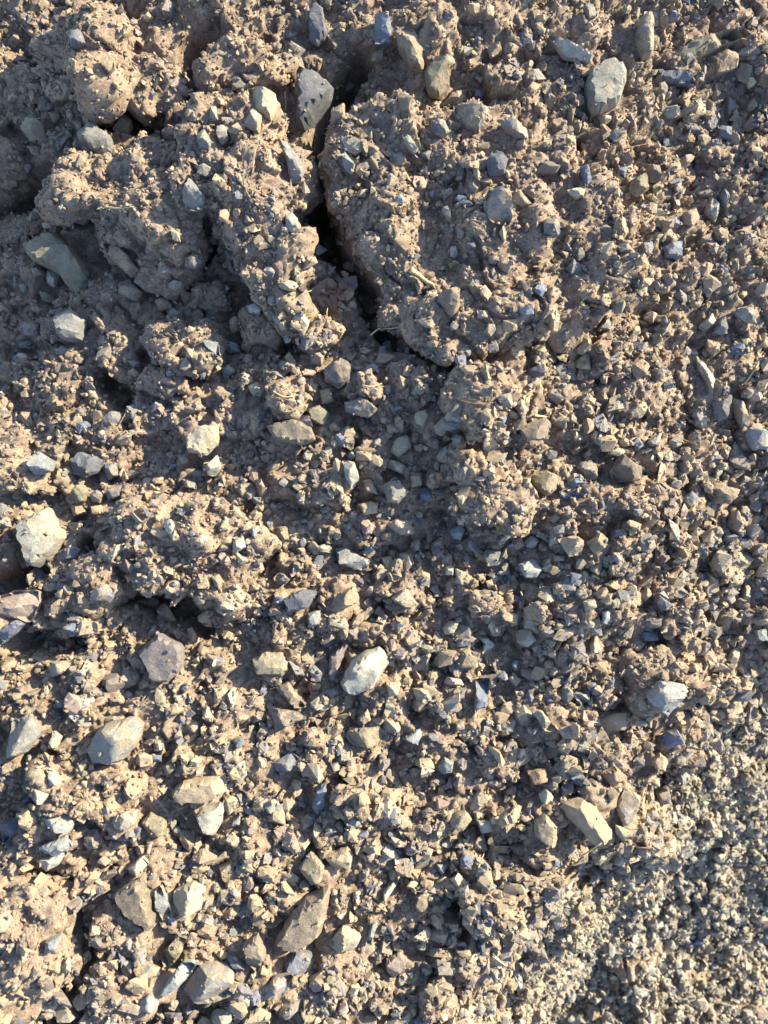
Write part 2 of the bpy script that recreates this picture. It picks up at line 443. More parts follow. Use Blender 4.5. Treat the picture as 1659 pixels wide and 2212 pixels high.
for c, h, poly, label in CLODS:
    pts = [ref(c, *p) for p in poly]
    cen = np.mean(pts, 0)
    hits = [sight(*(np.array(p) * .85 + cen * .15))[0] for p in pts] + [sight(*(np.array(p) * .45 + cen * .55))[0] for p in pts]
    H3 = np.array([tuple(q) for q in hits]); H3 = H3[H3[:, 2] > np.percentile(H3[:, 2], 25)]
    plane_fit = np.linalg.lstsq(np.column_stack([H3[:, :2], np.ones(len(H3))]), H3[:, 2], rcond=None)[0]
    plane_fit[:2] = np.clip(plane_fit[:2], -.45, .45)
    zb = float(np.mean(H3[:, 2])); hc = H3[:, :2].mean(0)
    ztop = zb + h * 0.75
    pts = [lift(*p, ztop) for p in pts]
    size = math.sqrt(abs(np.ptp(np.array(pts)[:, 0]) * np.ptp(np.array(pts)[:, 1])))
    nt_ = int(np.clip(size * math.pi / 0.0026, 60, 460)); nr = int(np.clip(size / 0.0044, 18, 90)); nb = 22
    hh = h if size > .12 else h * .8
    cc, th, rad = outline_radius(pts, nt_)
    rows = []
    for i in range(nr + nb + 1):
        if i <= nr:
            a = (i / nr) * math.pi / 2
            r = math.sin(a) ** 0.8; z = hh * math.cos(a) ** (0.30 if size > .2 else .42)
        else:
            t = (i - nr) / nb
            r = 1 - 0.16 * t; z = -t * 0.085
        r = max(r, 1e-3)
        rows.append(np.stack([np.cos(th) * rad * r, np.sin(th) * rad * r, np.full(nt_, z)], 1))
    V = np.concatenate(rows)
    K = np.arange(len(V)).reshape(-1, nt_)
    F = np.stack([K[:-1], K[1:], np.roll(K[1:], -1, 1), np.roll(K[:-1], -1, 1)], -1).reshape(-1, 4)
    V[:, :2] += cc; V[:, 2] += zb - 0.006 + (V[:, :2] - hc) @ plane_fit[:2]
    N = vnormals(V, F)
    W = V + 0.010 * np.stack([vnoise(V, 0.03, 60 + k) for k in range(3)], 1)
    amp = min(1, size / 0.12)
    disp = amp * (0.020 * vnoise(V, 0.06, 51) + 0.012 * vnoise(V, 0.028, 52)) + 0.010 * shards(W, 0.040, 56) * amp + 0.0038 * shards(W, 0.018, 57) + 0.0012 * shards(W, 0.009, 58) + 0.005 * crumbs(W, 0.024, 53) + 0.0045 * crumbs(W, 0.0115, 54) + 0.0026 * crumbs(W, 0.006, 55) - 0.005
    V = V + N * disp[:, None]
    base = np.array([cc[0], cc[1], zb])
    me = np_mesh('soil_clod', V - base, F, [M_SOIL])
    clod_objs.append(link('soil_clod', me, label, 'clod', 'soil clods of the bank', loc=base))
    acc_v.append(V); acc_f.append((F + acc_n).tolist()); acc_n += len(V)
TREE = BVHTree.FromPolygons(np.concatenate(acc_v).tolist(), [f for L in acc_f for f in L])

# ------------------------------------------------------------------ stones traced one by one
# enlargement, description ('!' = full label), tint, sunward lean 0..1, outline [, relative height]
STONES = [
 (1,'!tall wedge of dark slate with bright facets at the head of the crack','slate',.75,[(1300,300),(1405,337),(1447,372),(1430,430),(1370,500),(1315,562),(1275,545),(1280,430),(1262,400)],1.0,[(20,.5,0),(185,1.1,.3),(300,1.4,.25)]),
 (1,'!flat bright beige block on the largest soil clod','cream',.7,[(1065,378),(1130,375),(1192,402),(1200,440),(1170,518),(1075,470)],.7),
 (1,'!white lit wedge tucked below the flat beige block','pale',.9,[(1092,470),(1132,500),(1118,575),(1050,542)],.9),
 (1,'smooth triangular stone','grey',.35,[(815,765),(850,800),(887,850),(870,905),(800,908),(788,850)],.8),
 (1,'!broad olive-brown slab with loose chips lying on it','olive',.3,[(90,1060),(160,1015),(230,990),(285,1040),(345,1110),(382,1175),(370,1245),(320,1262),(250,1185),(190,1150),(120,1110)],.55,[(200,.08,0),(-60,1.2,.5)]),
 (1,'small angular stone','slate',.3,[(150,1095),(185,1080),(210,1105),(190,1125),(158,1120)],.8),
 (1,'bright upright chip','white',.9,[(205,1175),(245,1150),(262,1190),(235,1245),(205,1225)],.8),
 (1,'small bright chip','cream',.8,[(135,1160),(165,1160),(178,1182),(150,1190)]),
 (1,'little tablet','olive',.6,[(170,1252),(238,1278),(238,1310),(185,1302)],.6),
 (1,'long slab','brown',.35,[(435,1030),(480,1015),(545,1090),(597,1162),(560,1195),(500,1130),(450,1080)],.7),
 (1,'lit-crested stone','grey',.7,[(330,585),(390,535),(440,555),(482,592),(475,652),(420,662),(345,612)],.9),
 (1,'triangular chip','pink',.5,[(210,488),(248,482),(262,502),(236,540)],.6),
 (1,'triangular chip','pink',.5,[(890,1022),(955,1012),(935,1057),(905,1050)],.6),
 (1,'rounded stone','slate',.4,[(800,1112),(848,1095),(872,1130),(842,1162),(800,1150)]),
 (1,'flat oval pebble','pale',.4,[(728,1225),(752,1212),(782,1216),(796,1237),(760,1256),(732,1245)],.6),
 (1,'stubby lump','tan',.5,[(668,1302),(718,1276),(745,1330),(690,1346)]),
 (1,'blocky stone with a lit foot','grey',.6,[(228,1362),(300,1330),(372,1382),(352,1470),(290,1478),(250,1452)],.8),
 (1,'thin leaning slab','grey',.35,[(372,1348),(402,1334),(472,1424),(440,1442)],.7),
 (1,'flat chip','white',.7,[(1062,1322),(1100,1312),(1132,1330),(1120,1362),(1072,1346)],.6),
 (1,'!dark upright stone face above the bright beige block','slate',.35,[(1330,45),(1362,5),(1396,30),(1412,150),(1370,190),(1335,170)],.7),
 (1,'blunt stone','tan',.5,[(1432,472),(1490,450),(1492,520),(1425,542)],.9),
 (1,'lit rounded pebble','pale',.8,[(1232,926),(1260,918),(1287,942),(1290,990),(1260,1005),(1235,998)],.8),
 (1,'!curved bright-edged stone overhanging the deep crack','grey',.8,[(1190,582),(1250,620),(1308,700),(1302,778),(1255,792),(1235,690)],.8),
 (1,'small lit pebble','tan',.8,[(950,910),(978,905),(992,925),(980,960),(945,950)]),
 (1,'small triangular chip','blue',.4,[(640,985),(715,990),(680,1022)],.6),
 (1,'rounded lump','tan',.5,[(90,562),(130,515),(188,530),(197,600),(132,612)]),
 (1,'squarish stone','blue',.45,[(100,1392),(168,1400),(166,1452),(112,1455)],.7),
 (1,'flat leaning slab','purple',.3,[(510,1222),(560,1208),(612,1260),(590,1302),(512,1272)],.7),
 (1,'small sunken stone','slate',.4,[(285,142),(350,130),(372,190),(312,206)],.7),
 (1,'faceted lit stone','pale',.6,[(935,545),(975,540),(990,600),(960,630),(935,590)],.8),
 (1,'long stone','grey',.5,[(840,560),(875,540),(915,610),(900,660),(865,640)],.7),
 (1,'thin lit shard','white',.9,[(912,455),(935,460),(942,520),(905,522)],.7),
 (2,'!long dark rounded slab above an ochre-grey rock','brown',.3,[(45,132),(85,108),(122,116),(176,200),(168,310),(122,292),(62,205)],.7),
 (2,'!ochre-grey speckled rock at the end of the long dark slab','olive',.45,[(175,312),(220,260),(262,268),(282,295),(286,370),(240,416),(187,402)],.9),
 (2,'!smooth flat tan stone lying on a dark block','tan',.55,[(250,450),(290,402),(368,380),(384,410),(332,440),(270,466)],.45),
 (2,'block under the flat tan stone','slate',.3,[(300,452),(390,430),(442,500),(412,562),(350,552),(310,500)],.7),
 (2,'small cube','blue',.45,[(392,394),(432,398),(422,432),(388,426)]),
 (2,'small rough pebble','pale',.4,[(408,450),(442,463),(442,500),(400,492)]),
 (2,'small oval pebble','pink',.5,[(668,482),(692,474),(698,508),(676,510)]),
 (2,'long lit stone','pale',.75,[(78,577),(110,583),(152,650),(128,664),(85,612)],.8),
 (2,'!angular slate plate stuck flat in the brown bank','slate',.4,[(440,692),(470,650),(510,655),(537,692),(520,752),(455,762)],.6),
 (2,'!tan block split by a bright stripe of lit stone','grey',.6,[(500,520),(560,514),(622,560),(622,602),(560,592),(512,552)],.8,[(10,.9,.1),(190,.3,0)]),
 (2,'!large dusty blue-grey stone pressed flat into the soil','blue',.4,[(440,822),(512,800),(545,850),(562,905),(542,972),(470,962),(430,900)],.5),
 (2,'flat stone','brown',.4,[(545,832),(600,815),(662,870),(600,892),(552,872)],.5),
 (2,'!rough dark blue nodule set in bare brown soil','slate',.4,[(688,952),(740,928),(772,970),(752,1022),(690,1022)],.7),
 (2,'flat chip','cream',.6,[(788,822),(872,804),(862,850),(832,862)],.5),
 (2,'mottled stone','blue',.4,[(845,722),(880,708),(897,780),(870,808)],.7),
 (2,'!long thin stone with a glowing white ridge','white',.85,[(688,110),(735,128),(800,178),(912,235),(902,262),(790,235),(740,182)],.7),
 (2,'!large mottled grey stone with a glowing edge','pale',.55,[(880,302),(960,255),(1010,270),(1052,312),(1025,440),(960,480),(900,500),(870,400)],.6,[(5,1.5,.4),(190,.05,0)]),
 (2,'!upright column of dark stone with one bright side','grey',.7,[(1088,92),(1125,62),(1166,95),(1162,240),(1112,262),(1088,200)],.9,[(0,1.2,.1),(190,.5,0)]),
 (2,'!smooth rust-red stone in dull brown soil','rust',.35,[(1410,240),(1500,214),(1532,230),(1526,292),(1440,312)],.6),
 (2,'!long olive-tan slab behind the rust-red stone','olive',.45,[(1230,232),(1370,150),(1540,105),(1562,150),(1470,182),(1300,262)],.5),
 (2,'flat slab','blue',.4,[(1150,302),(1330,310),(1352,370),(1200,342)],.5),
 (2,'round ochre stone','tan',.3,[(440,202),(498,184),(512,230),(460,252)],.5),
 (2,'!olive oval stone with a bright cut edge','olive',.6,[(1062,782),(1130,744),(1146,820),(1092,852),(1060,832)],.8),
 (2,'small lit chip','white',.8,[(1245,858),(1272,855),(1275,905),(1250,895)],.7),
 (2,'rounded lit stone','tan',.7,[(1288,922),(1340,898),(1366,940),(1332,982),(1290,962)]),
 (2,'lit stone','pale',.6,[(1402,852),(1432,860),(1450,905),(1430,962),(1382,920)],.8),
 (2,'dark rounded stone','purple',.5,[(1130,712),(1190,715),(1202,780),(1152,792)],.8),
 (2,'!brown boulder under the forked wood splinter','brown',.4,[(250,1255),(310,1235),(332,1245),(322,1340),(290,1372),(222,1292)],.9),
 (2,'oval pebble','white',.4,[(283,1072),(312,1066),(318,1098),(308,1120),(284,1110)],.8),
 (2,'nodule','slate',.4,[(200,522),(280,510),(292,570),(250,592),(205,562)],.6),
 (2,'small nodule','slate',.4,[(1010,1062),(1060,1050),(1072,1085),(1020,1092)],.6),
 (2,'nodule','blue',.5,[(1108,1052),(1160,1045),(1166,1095),(1120,1102)],.6),
 (2,'dusty stone','blue',.5,[(1200,1052),(1290,1040),(1282,1120),(1212,1112)],.7),
 (2,'small angular stone','blue',.5,[(585,1332),(640,1314),(647,1360),(600,1372)],.8),
 (2,'small flat stone','pink',.5,[(400,1342),(450,1345),(447,1375),(405,1377)],.6),
 (2,'small oblong stone','grey',.5,[(955,1382),(985,1368),(975,1430),(922,1424)],.7),
 (2,'lit-rimmed stone','blue',.6,[(1440,542),(1502,550),(1494,610),(1450,592)],.7),
 (2,'leaf-shaped lit chip','white',.9,[(1358,1412),(1420,1352),(1434,1390),(1390,1432)],.7),
 (2,'angular stone','grey',.6,[(1440,1392),(1472,1358),(1484,1442),(1420,1452)],.8),
 (2,'lit stone','pale',.8,[(1502,1342),(1560,1322),(1592,1332),(1612,1400),(1560,1390)],.7),
 (2,'small blunt stone','grey',.5,[(860,25),(900,18),(922,70),(880,82)],.7),
 (2,'small lump','tan',.5,[(438,30),(476,30),(472,80),(440,76)],.7),
 (2,'big rounded stone','blue',.4,[(-40,60),(20,62),(36,130),(25,185),(-40,195)],.7),
 (2,'lit cap stone','pale',.85,[(955,290),(990,262),(1050,305),(1030,335),(975,325)],.9),
 (2,'rounded stone','brown',.4,[(60,420),(95,405),(130,430),(110,480),(70,475)],.7),
 (2,'small stone','grey',.4,[(245,250),(290,240),(315,270),(280,295),(250,280)],.8),
 (2,'shaded slab','brown',.3,[(640,725),(700,690),(765,720),(740,750),(660,748)],.5),
 (3,'!pale four-sided block standing proud in full sun','pale',.75,[(70,790),(140,745),(205,712),(228,765),(277,850),(240,922),(165,982),(120,970),(95,880)],.9,[(15,.4,0),(185,1.5,.45),(300,.7,.5)]),
 (3,'!cream faceted stone resting alone on dark crumbs','cream',.6,[(803,412),(830,385),(862,364),(947,358),(947,440),(892,497),(812,482)],.9,[(-45,1.0,.1),(150,.2,0)]),
 (3,'lit wedge under the cream faceted stone','pale',.8,[(888,535),(940,488),(957,545),(930,585),(895,580)]),
 (3,'small round pebble','cream',.7,[(778,505),(800,493),(818,510),(812,530),(785,530)],.9),
 (3,'small lit stone','icy',.8,[(785,592),(845,608),(850,640),(800,632)],.8),
 (3,'!dark slate plate with scratched face lying in crumbs','slate',.4,[(300,512),(342,474),(400,490),(452,510),(430,562),(370,592),(310,572)],.55),
 (3,'dark stone','blue',.4,[(455,532),(500,520),(512,580),(460,602)],.7),
 (3,'!pale blue lit stone on the sunlit clod','icy',.85,[(118,522),(160,474),(232,515),(222,562),(150,582)],.8),
 (3,'rounded pebble','olive',.55,[(318,642),(350,614),(382,650),(372,692),(328,702)],.9),
 (3,'rounded pebble','grey',.5,[(385,662),(420,640),(452,660),(440,702),(400,692)]),
 (3,'lit pebble','tan',.7,[(308,707),(365,708),(374,745),(320,757)]),
 (3,'small pebble','tan',.5,[(395,712),(438,706),(444,745),(402,748)],.8),
 (3,'angular stone','purple',.4,[(460,642),(522,614),(527,670),(470,692)],.8),
 (3,'!rounded dark blue stone at the foot of the pale block','blue',.45,[(258,905),(310,880),(347,900),(332,940),(268,948)]),
 (3,'!flat pinkish-tan slab jutting from the shaded bank','pink',.4,[(-30,1110),(80,1073),(167,1080),(165,1150),(132,1216),(40,1196),(-30,1180)],.4),
 (3,'angular stone below the pinkish-tan slab','blue',.45,[(-20,1245),(70,1200),(112,1216),(60,1270),(-20,1325)],.7),
 (3,'long flat stone','grey',.4,[(188,1432),(240,1380),(312,1384),(292,1422),(230,1452)],.6),
 (3,'!wide dark brown slab lying flat under loose soil','purple',.3,[(588,1342),(680,1258),(740,1290),(792,1332),(782,1420),(720,1480),(650,1478),(618,1400)],.4,[(210,.08,0),(30,.8,.6)]),
 (3,'!round dark blue stone with fine scratches held by a clod','blue',.35,[(388,1082),(450,1044),(497,1070),(482,1122),(400,1117)],.7),
 (3,'lit stone','icy',.8,[(958,-5),(1030,5),(1042,50),(985,52)],.8),
 (3,'long lit slab','icy',.75,[(872,-10),(945,5),(952,68),(890,32)],.6),
 (3,'small angular stone','icy',.7,[(958,112),(990,98),(1022,130),(970,162)],.7),
 (3,'smooth lit pebble','cream',.8,[(1072,192),(1110,178),(1152,205),(1127,237),(1085,226)],.8),
 (3,'!purplish dark stone with one small lit patch','purple',.5,[(1400,112),(1470,68),(1527,100),(1512,180),(1460,207),(1400,172)],.8,[(0,.3,.3),(60,1.0,.3),(200,.4,0)]),
 (3,'rounded stone','tan',.55,[(1378,212),(1430,198),(1442,260),(1390,272)],.8),
 (3,'!broad brown boulder with a thin bright rim','brown',.4,[(1148,362),(1262,328),(1347,370),(1364,430),(1300,452),(1180,422)],.6,[(15,1.4,.6),(200,.1,0)]),
 (3,'mottled stone','blue',.6,[(1278,322),(1340,316),(1354,370),(1300,362)],.7),
 (3,'lit-shouldered stone','olive',.5,[(1328,292),(1380,274),(1422,310),(1402,372),(1340,342)]),
 (3,'!purple-black flat stone with a chipped pale corner','purple',.4,[(1486,262),(1570,238),(1634,290),(1590,332),(1490,302)],.6),
 (3,'dusty block','brown',.4,[(1192,802),(1240,798),(1252,860),(1200,852)],.6),
 (3,'!long white-blue stone lit on its upper face','icy',.8,[(1448,892),(1500,896),(1602,950),(1562,992),(1460,962)],.7),
 (3,'cream chip','cream',.8,[(1368,882),(1410,872),(1434,885),(1430,912),(1380,912)],.7),
 (3,'!long brown stone with a bright six-sided end','olive',.65,[(1388,1132),(1470,1080),(1532,1054),(1554,1110),(1545,1132),(1440,1172)],.7),
 (3,'!dark blue-purple stone wedged under the white-blue stone','slate',.4,[(1218,1112),(1310,1068),(1372,1080),(1332,1152),(1240,1172)],.7),
 (0,'!big pale yellow-white block, brightest stone of the bank','white',.55,[(1468,2950),(1530,2838),(1640,2790),(1684,2830),(1680,2868),(1610,2980),(1532,3010),(1480,2985)],.8,[(55,.7,.25),(240,.35,.1)]),
 (3,'small block','grey',.5,[(1330,1172),(1386,1158),(1382,1222),(1330,1242)],.9),
 (3,'thin upright slab','purple',.35,[(1420,1352),(1490,1298),(1504,1310),(1444,1472),(1418,1462)],.7),
 (3,'broad dull stone','olive',.4,[(1088,1372),(1150,1338),(1232,1370),(1222,1440),(1110,1442)],.6),
 (3,'lit rock','pale',.8,[(1478,512),(1530,518),(1554,590),(1522,642),(1490,582)],.8),
 (3,'lit pointed stone','pale',.75,[(1568,602),(1600,592),(1638,662),(1580,652)],.8),
 (3,'lit stone','tan',.7,[(1548,702),(1600,690),(1634,702),(1632,742),(1570,752)],.8),
 (3,'angular chip on the mottled clod','white',.8,[(1008,862),(1050,838),(1064,890),(1004,922)],.8),
 (3,'small chip','icy',.7,[(1088,802),(1112,798),(1107,852),(1090,842)],.7),
 (3,'flat stone','grey',.4,[(443,332),(480,300),(542,310),(512,362),(460,367)],.6),
 (3,'small stone','blue',.4,[(328,292),(372,290),(362,322),(330,322)],.7),
 (3,'small blunt stone','tan',.5,[(660,592),(707,584),(707,617),(665,617)],.7),
 (4,'!speckled cream rounded stone above the gravel','cream',.6,[(38,432),(70,410),(102,404),(117,460),(60,502),(28,480)],.8),
 (4,'slab','cream',.7,[(-5,500),(60,518),(104,550),(80,577),(10,542)],.6),
 (4,'!grey pyramid stone with a lit face among tan gravel','grey',.7,[(-5,622),(50,583),(107,650),(62,702),(10,692)],.9),
 (4,'!tiny bright orange pebble','orange',.6,[(218,572),(238,566),(257,576),(252,600),(222,598)],.8),
 (4,'rounded stone','tan',.6,[(110,582),(158,578),(164,620),(120,632)],.8),
 (4,'plain stone','blue',.5,[(148,642),(200,624),(208,680),(160,702)],.8),
 (4,'!flat pinkish-grey slab with a bright thin outline','pink',.5,[(-5,792),(60,763),(137,785),(132,832),(30,834)],.5),
 (4,'smooth rounded stone','icy',.35,[(280,812),(320,790),(352,810),(332,862),(290,852)],.8),
 (4,'!round tan-grey stone with a broken bright top','olive',.65,[(638,592),(670,565),(702,554),(752,580),(747,640),(702,672),(650,642)],.9),
 (4,'pebble','cream',.7,[(598,592),(634,588),(627,637),(600,632)]),
 (4,'!smooth tan slab pointing out of the gravel','tan',.5,[(1052,302),(1095,270),(1132,250),(1154,270),(1112,332),(1060,327)],.6),
 (4,'!flat grey-brown block beside the rooty clod','brown',.4,[(578,372),(640,345),(702,330),(724,360),(712,422),(610,432)],.6),
 (4,'small cube','slate',.4,[(618,122),(690,94),(697,147),(640,162)],.8),
 (4,'small dark stone','slate',.4,[(1198,182),(1240,160),(1252,200),(1210,212)],.7),
 (4,'!dark grey stone with a straight glowing edge','slate',.6,[(828,542),(870,515),(922,504),(922,592),(872,604)],.8),
 (4,'thin stone','tan',.5,[(858,492),(900,448),(897,490),(870,507)],.7),
 (4,'lit-topped stone','tan',.7,[(748,852),(830,838),(864,860),(852,922),(800,932)],.8),
 (4,'!pear-shaped olive stone with a lit face','olive',.7,[(878,872),(932,823),(968,850),(957,892),(910,922)],.9),
 (4,'!smooth egg-shaped cream pebble in tan gravel','cream',.6,[(252,1242),(268,1218),(290,1205),(326,1214),(302,1260),(262,1268)],.9),
 (4,'!white star-shaped chip beside the small brown clod','white',.8,[(398,1272),(450,1280),(478,1310),(452,1345),(424,1354),(430,1305)],.7),
 (4,'rounded stone','pale',.6,[(570,1252),(632,1233),(658,1290),(622,1322),(575,1302)],.8),
 (4,'blunt stone','tan',.6,[(498,1162),(582,1180),(572,1227),(510,1202)],.8),
 (4,'!glaring white-blue stone at the end of the gravel ridge','icy',.85,[(578,962),(642,938),(684,980),(662,1022),(610,1024)],.8),
 (4,'lit triangular stone','pale',.7,[(1138,432),(1202,388),(1187,452),(1150,453)],.8),
 (4,'tall lit chip','cream',.8,[(888,1312),(916,1258),(934,1320),(917,1347),(890,1347)],.8),
 (4,'!flat blue-grey paving-like stone','blue',.4,[(1108,1252),(1180,1238),(1184,1292),(1115,1294)],.5),
 (4,'dark flat stone','slate',.4,[(1108,1202),(1202,1188),(1192,1237),(1110,1240)],.5),
 (4,'block','cream',.75,[(1098,1092),(1140,1058),(1158,1090),(1122,1132)]),
 (4,'pebble','tan',.6,[(948,1052),(1000,1028),(1034,1010),(1012,1082)],.7),
 (4,'knobbly pebble','cream',.6,[(267,972),(300,963),(298,1010),(265,1008)]),
 (4,'knobbly pebble','cream',.6,[(308,977),(357,1000),(342,1052),(310,1042)]),
 (4,'pointed stone','cream',.7,[(28,1112),(90,1063),(152,1140),(100,1153)],.8),
 (4,'!tall pale slab catching light along one side','pale',.7,[(1508,242),(1550,258),(1584,350),(1552,382),(1525,330)],.8),
 (4,'!blue-grey stone at the fading edge of the bank','icy',.45,[(1578,372),(1650,378),(1670,460),(1590,472),(1568,402)],.7),
 (4,'angular stone','grey',.55,[(1418,262),(1502,228),(1482,332),(1430,352)],.7),
 (4,'!fractured brown slab crossed by bright edges','brown',.5,[(973,562),(1030,478),(1082,520),(1160,570),(1092,602),(1000,612)],.6),
 (4,'lit stone','blue',.7,[(1288,682),(1340,638),(1364,690),(1310,722)],.8),
 (4,'flat slab','brown',.45,[(1408,642),(1480,625),(1542,640),(1500,702),(1430,702)],.6),
 (4,'tall lit chip','white',.8,[(1558,1042),(1582,1060),(1572,1152),(1540,1122)],.7),
 (4,'plain stone','grey',.6,[(730,802),(776,788),(778,830),(740,832)],.8),
 (4,'lit stone','cream',.7,[(858,1122),(910,1108),(918,1150),(870,1172)],.8),
 (4,'oblong stone','icy',.7,[(943,1167),(976,1158),(972,1222),(945,1217)],.8),
 (4,'plain stone','icy',.6,[(1598,1252),(1650,1238),(1654,1292),(1610,1292)],.7),
 (4,'thin lit slab','pale',.75,[(1350,60),(1385,90),(1432,160),(1420,240),(1395,170),(1360,110)],.6),
 (4,'dark block','slate',.4,[(1320,400),(1360,380),(1365,460),(1310,480)],.7),
 (4,'lit stone','pale',.65,[(1230,430),(1290,395),(1285,450),(1240,470)],.8),
 (5,'!split dark boulder with a bright patch between two shaded faces','grey',.6,[(365,292),(420,200),(490,170),(570,153),(617,190),(602,250),(540,332),(480,362),(390,352)],.75,[(60,1.1,.25),(205,.45,.0),(-25,.5,.1)]),
 (5,'!grey stone with a bright lower half near the split boulder','grey',.65,[(28,292),(50,160),(132,148),(172,215),(120,302),(40,327)],.6),
 (5,'small lit wedge','cream',.85,[(208,282),(230,208),(267,235),(247,282)],.8),
 (5,'!rectangular tan-brown block with bright bits on its face','tan',.5,[(738,472),(790,420),(950,403),(982,470),(932,512),(780,532)],.7,[(30,1.2,.5),(250,.15,0)]),
 (5,'!pale wedge resting against the rectangular block','pale',.7,[(838,572),(870,535),(967,518),(962,600),(922,662),(880,642)],.8,[(-5,.5,0),(190,1.2,.35)]),
 (5,'stone with a lit tip','olive',.5,[(608,602),(650,558),(717,600),(712,660),(650,672)],.8),
 (5,'lit block','cream',.7,[(548,802),(612,753),(642,780),(602,837)],.9),
 (5,'!pale blue stone shining on the chip-strewn clod','icy',.8,[(158,592),(260,558),(322,600),(302,652),(240,642)],.7),
 (5,'flat stone','icy',.5,[(158,712),(280,663),(312,710),(230,757)],.6),
 (5,'long lit shard','white',.85,[(148,762),(240,752),(302,718),(250,790),(192,822)],.6),
 (5,'!tall pale blue-grey chip standing beside the flat brown slab','icy',.65,[(668,902),(690,878),(720,940),(742,1010),(702,1032),(670,962)],.7),
 (5,'!large flat brown slab with a narrow bright side','brown',.35,[(478,922),(600,848),(632,960),(664,1060),(640,1082),(540,1012)],.45,[(15,1.8,.42),(190,.1,0)]),
 (5,'!chunky sunlit cream rock','cream',.75,[(748,902),(830,868),(887,900),(872,982),(790,1002),(752,962)],.8),
 (5,'!bone-shaped brown slab with a long bright edge','brown',.45,[(1178,1142),(1215,1080),(1260,1000),(1320,940),(1422,888),(1427,930),(1390,1092),(1330,1142),(1240,1167)],.55,[(-5,1.7,.38),(185,.12,0)]),
 (5,'lit stone','olive',.65,[(1288,802),(1340,733),(1402,790),(1392,852),(1340,872)],.8),
 (5,'broad lit stone','tan',.65,[(1398,752),(1500,708),(1527,740),(1512,812),(1430,792)],.7),
 (5,'!cup-shaped cream stone beside the bone-shaped slab','cream',.7,[(1418,1132),(1480,1058),(1562,1100),(1532,1152),(1460,1167)],.7),
 (5,'!leaf-shaped olive-tan slab leaning on a dark cleft','olive',.6,[(688,1182),(770,1098),(807,1110),(772,1192),(715,1252)],.6),
 (5,'!pale blue-grey tongue-shaped slab','icy',.6,[(688,1342),(740,1270),(790,1213),(852,1220),(802,1292),(720,1362)],.6),
 (5,'!big rough grey-brown stone with a frosted sunlit flank','grey',.6,[(788,1332),(820,1280),(860,1228),(932,1223),(1007,1260),(1002,1362),(900,1397),(830,1387)],.7),
 (5,'!leaning blue slate blade','blue',.5,[(1138,1332),(1180,1280),(1272,1258),(1242,1332),(1180,1367)],.6),
 (5,'lit-cornered stone','blue',.65,[(1228,1212),(1280,1158),(1352,1180),(1322,1252),(1240,1254)],.7),
 (5,'round stone','olive',.45,[(688,372),(740,328),(768,370),(720,404)],.8),
 (5,'smooth slab','brown',.4,[(1188,22),(1242,-5),(1302,80),(1324,110),(1270,112)],.7),
 (5,'!dark purple-grey stone with a lit snout','purple',.55,[(1148,132),(1180,98),(1270,118),(1326,150),(1280,177),(1240,192),(1155,207)],.7),
 (5,'!smooth grey-brown oval slab half buried in gravel','olive',.4,[(1488,232),(1510,193),(1640,188),(1680,240),(1600,292),(1510,262)],.5),
 (5,'pebble','tan',.55,[(1548,152),(1590,108),(1604,160),(1570,182)],.8),
 (5,'slim dark stone','blue',.4,[(1368,452),(1412,428),(1407,532),(1370,572),(1348,540)],.7),
 (5,'small pebble','pale',.5,[(1428,352),(1460,338),(1468,377),(1440,382)],.8),
 (5,'dusty stone','blue',.4,[(1178,342),(1260,298),(1294,330),(1260,382),(1190,382)],.6),
 (5,'triangular stone','tan',.5,[(1008,132),(1087,140),(1030,192)],.6),
 (5,'small lit stone','icy',.7,[(1008,592),(1040,568),(1037,612),(998,622)],.8),
 (5,'lit chip','white',.85,[(203,370),(232,380),(247,442),(218,442)],.7),
 (5,'lit chip','white',.85,[(148,462),(207,490),(182,527),(155,512)],.7),
 (5,'lit stone','cream',.75,[(968,682),(1000,648),(1042,680),(1020,712)],.8),
 (5,'angular stone','icy',.6,[(198,1112),(262,1088),(242,1162),(188,1172)],.7),
 (5,'smooth stone on the crumbly clod','icy',.7,[(588,1392),(640,1353),(688,1385),(652,1432)],.8),
 (5,'!cream stone lying in the sunlit crumbs at the foot of the bank','cream',.75,[(1058,1432),(1120,1398),(1172,1430),(1162,1480),(1048,1480)],.7),
 (5,'thin stone','icy',.6,[(1578,1132),(1610,1028),(1632,1040),(1602,1132)],.7),
 (5,'dark leaning slab','slate',.35,[(980,1190),(1000,1165),(1060,1235),(1030,1260)],.7),
 (5,'brown slab','brown',.4,[(1050,1130),(1110,1090),(1150,1180),(1110,1260),(1060,1210)],.6),
 (5,'shaded slab','purple',.35,[(360,640),(420,630),(440,700),(370,710)],.6),
 (5,'dusty flat stone','slate',.4,[(0,600),(80,580),(90,640),(10,700)],.6),
 (6,'!large brown slab with a pale rough sunlit back at the bank edge','tan',.55,[(758,542),(800,512),(842,498),(902,520),(992,642),(982,682),(912,712),(850,642)],.85,[(38,.85,-.05),(215,1.0,-.05)]),
 (6,'!pale triangular stone at the bank edge','pale',.7,[(998,542),(1040,458),(1112,490),(1082,602),(1040,622)],.8),
 (6,'lit stone','cream',.75,[(1128,472),(1160,458),(1168,520),(1135,522)],.8),
 (6,'rounded stone','blue',.5,[(1168,462),(1230,448),(1238,520),(1190,532)],.8),
 (6,'faceted stone','tan',.6,[(938,392),(1000,363),(1047,400),(990,462)],.8),
 (6,'!tan stone with one bright oval facet','tan',.65,[(648,602),(700,568),(747,620),(747,692),(722,717),(650,662)],.8,[(-10,1.2,.25),(190,.3,0)]),
 (6,'round stone','olive',.6,[(278,592),(312,560),(350,548),(382,590),(342,642),(290,624)],.8),
 (6,'lit stone','pale',.7,[(398,592),(472,600),(467,642),(420,652)],.7),
 (6,'rounded stone','icy',.4,[(228,362),(260,318),(302,345),(292,387),(245,392)],.8),
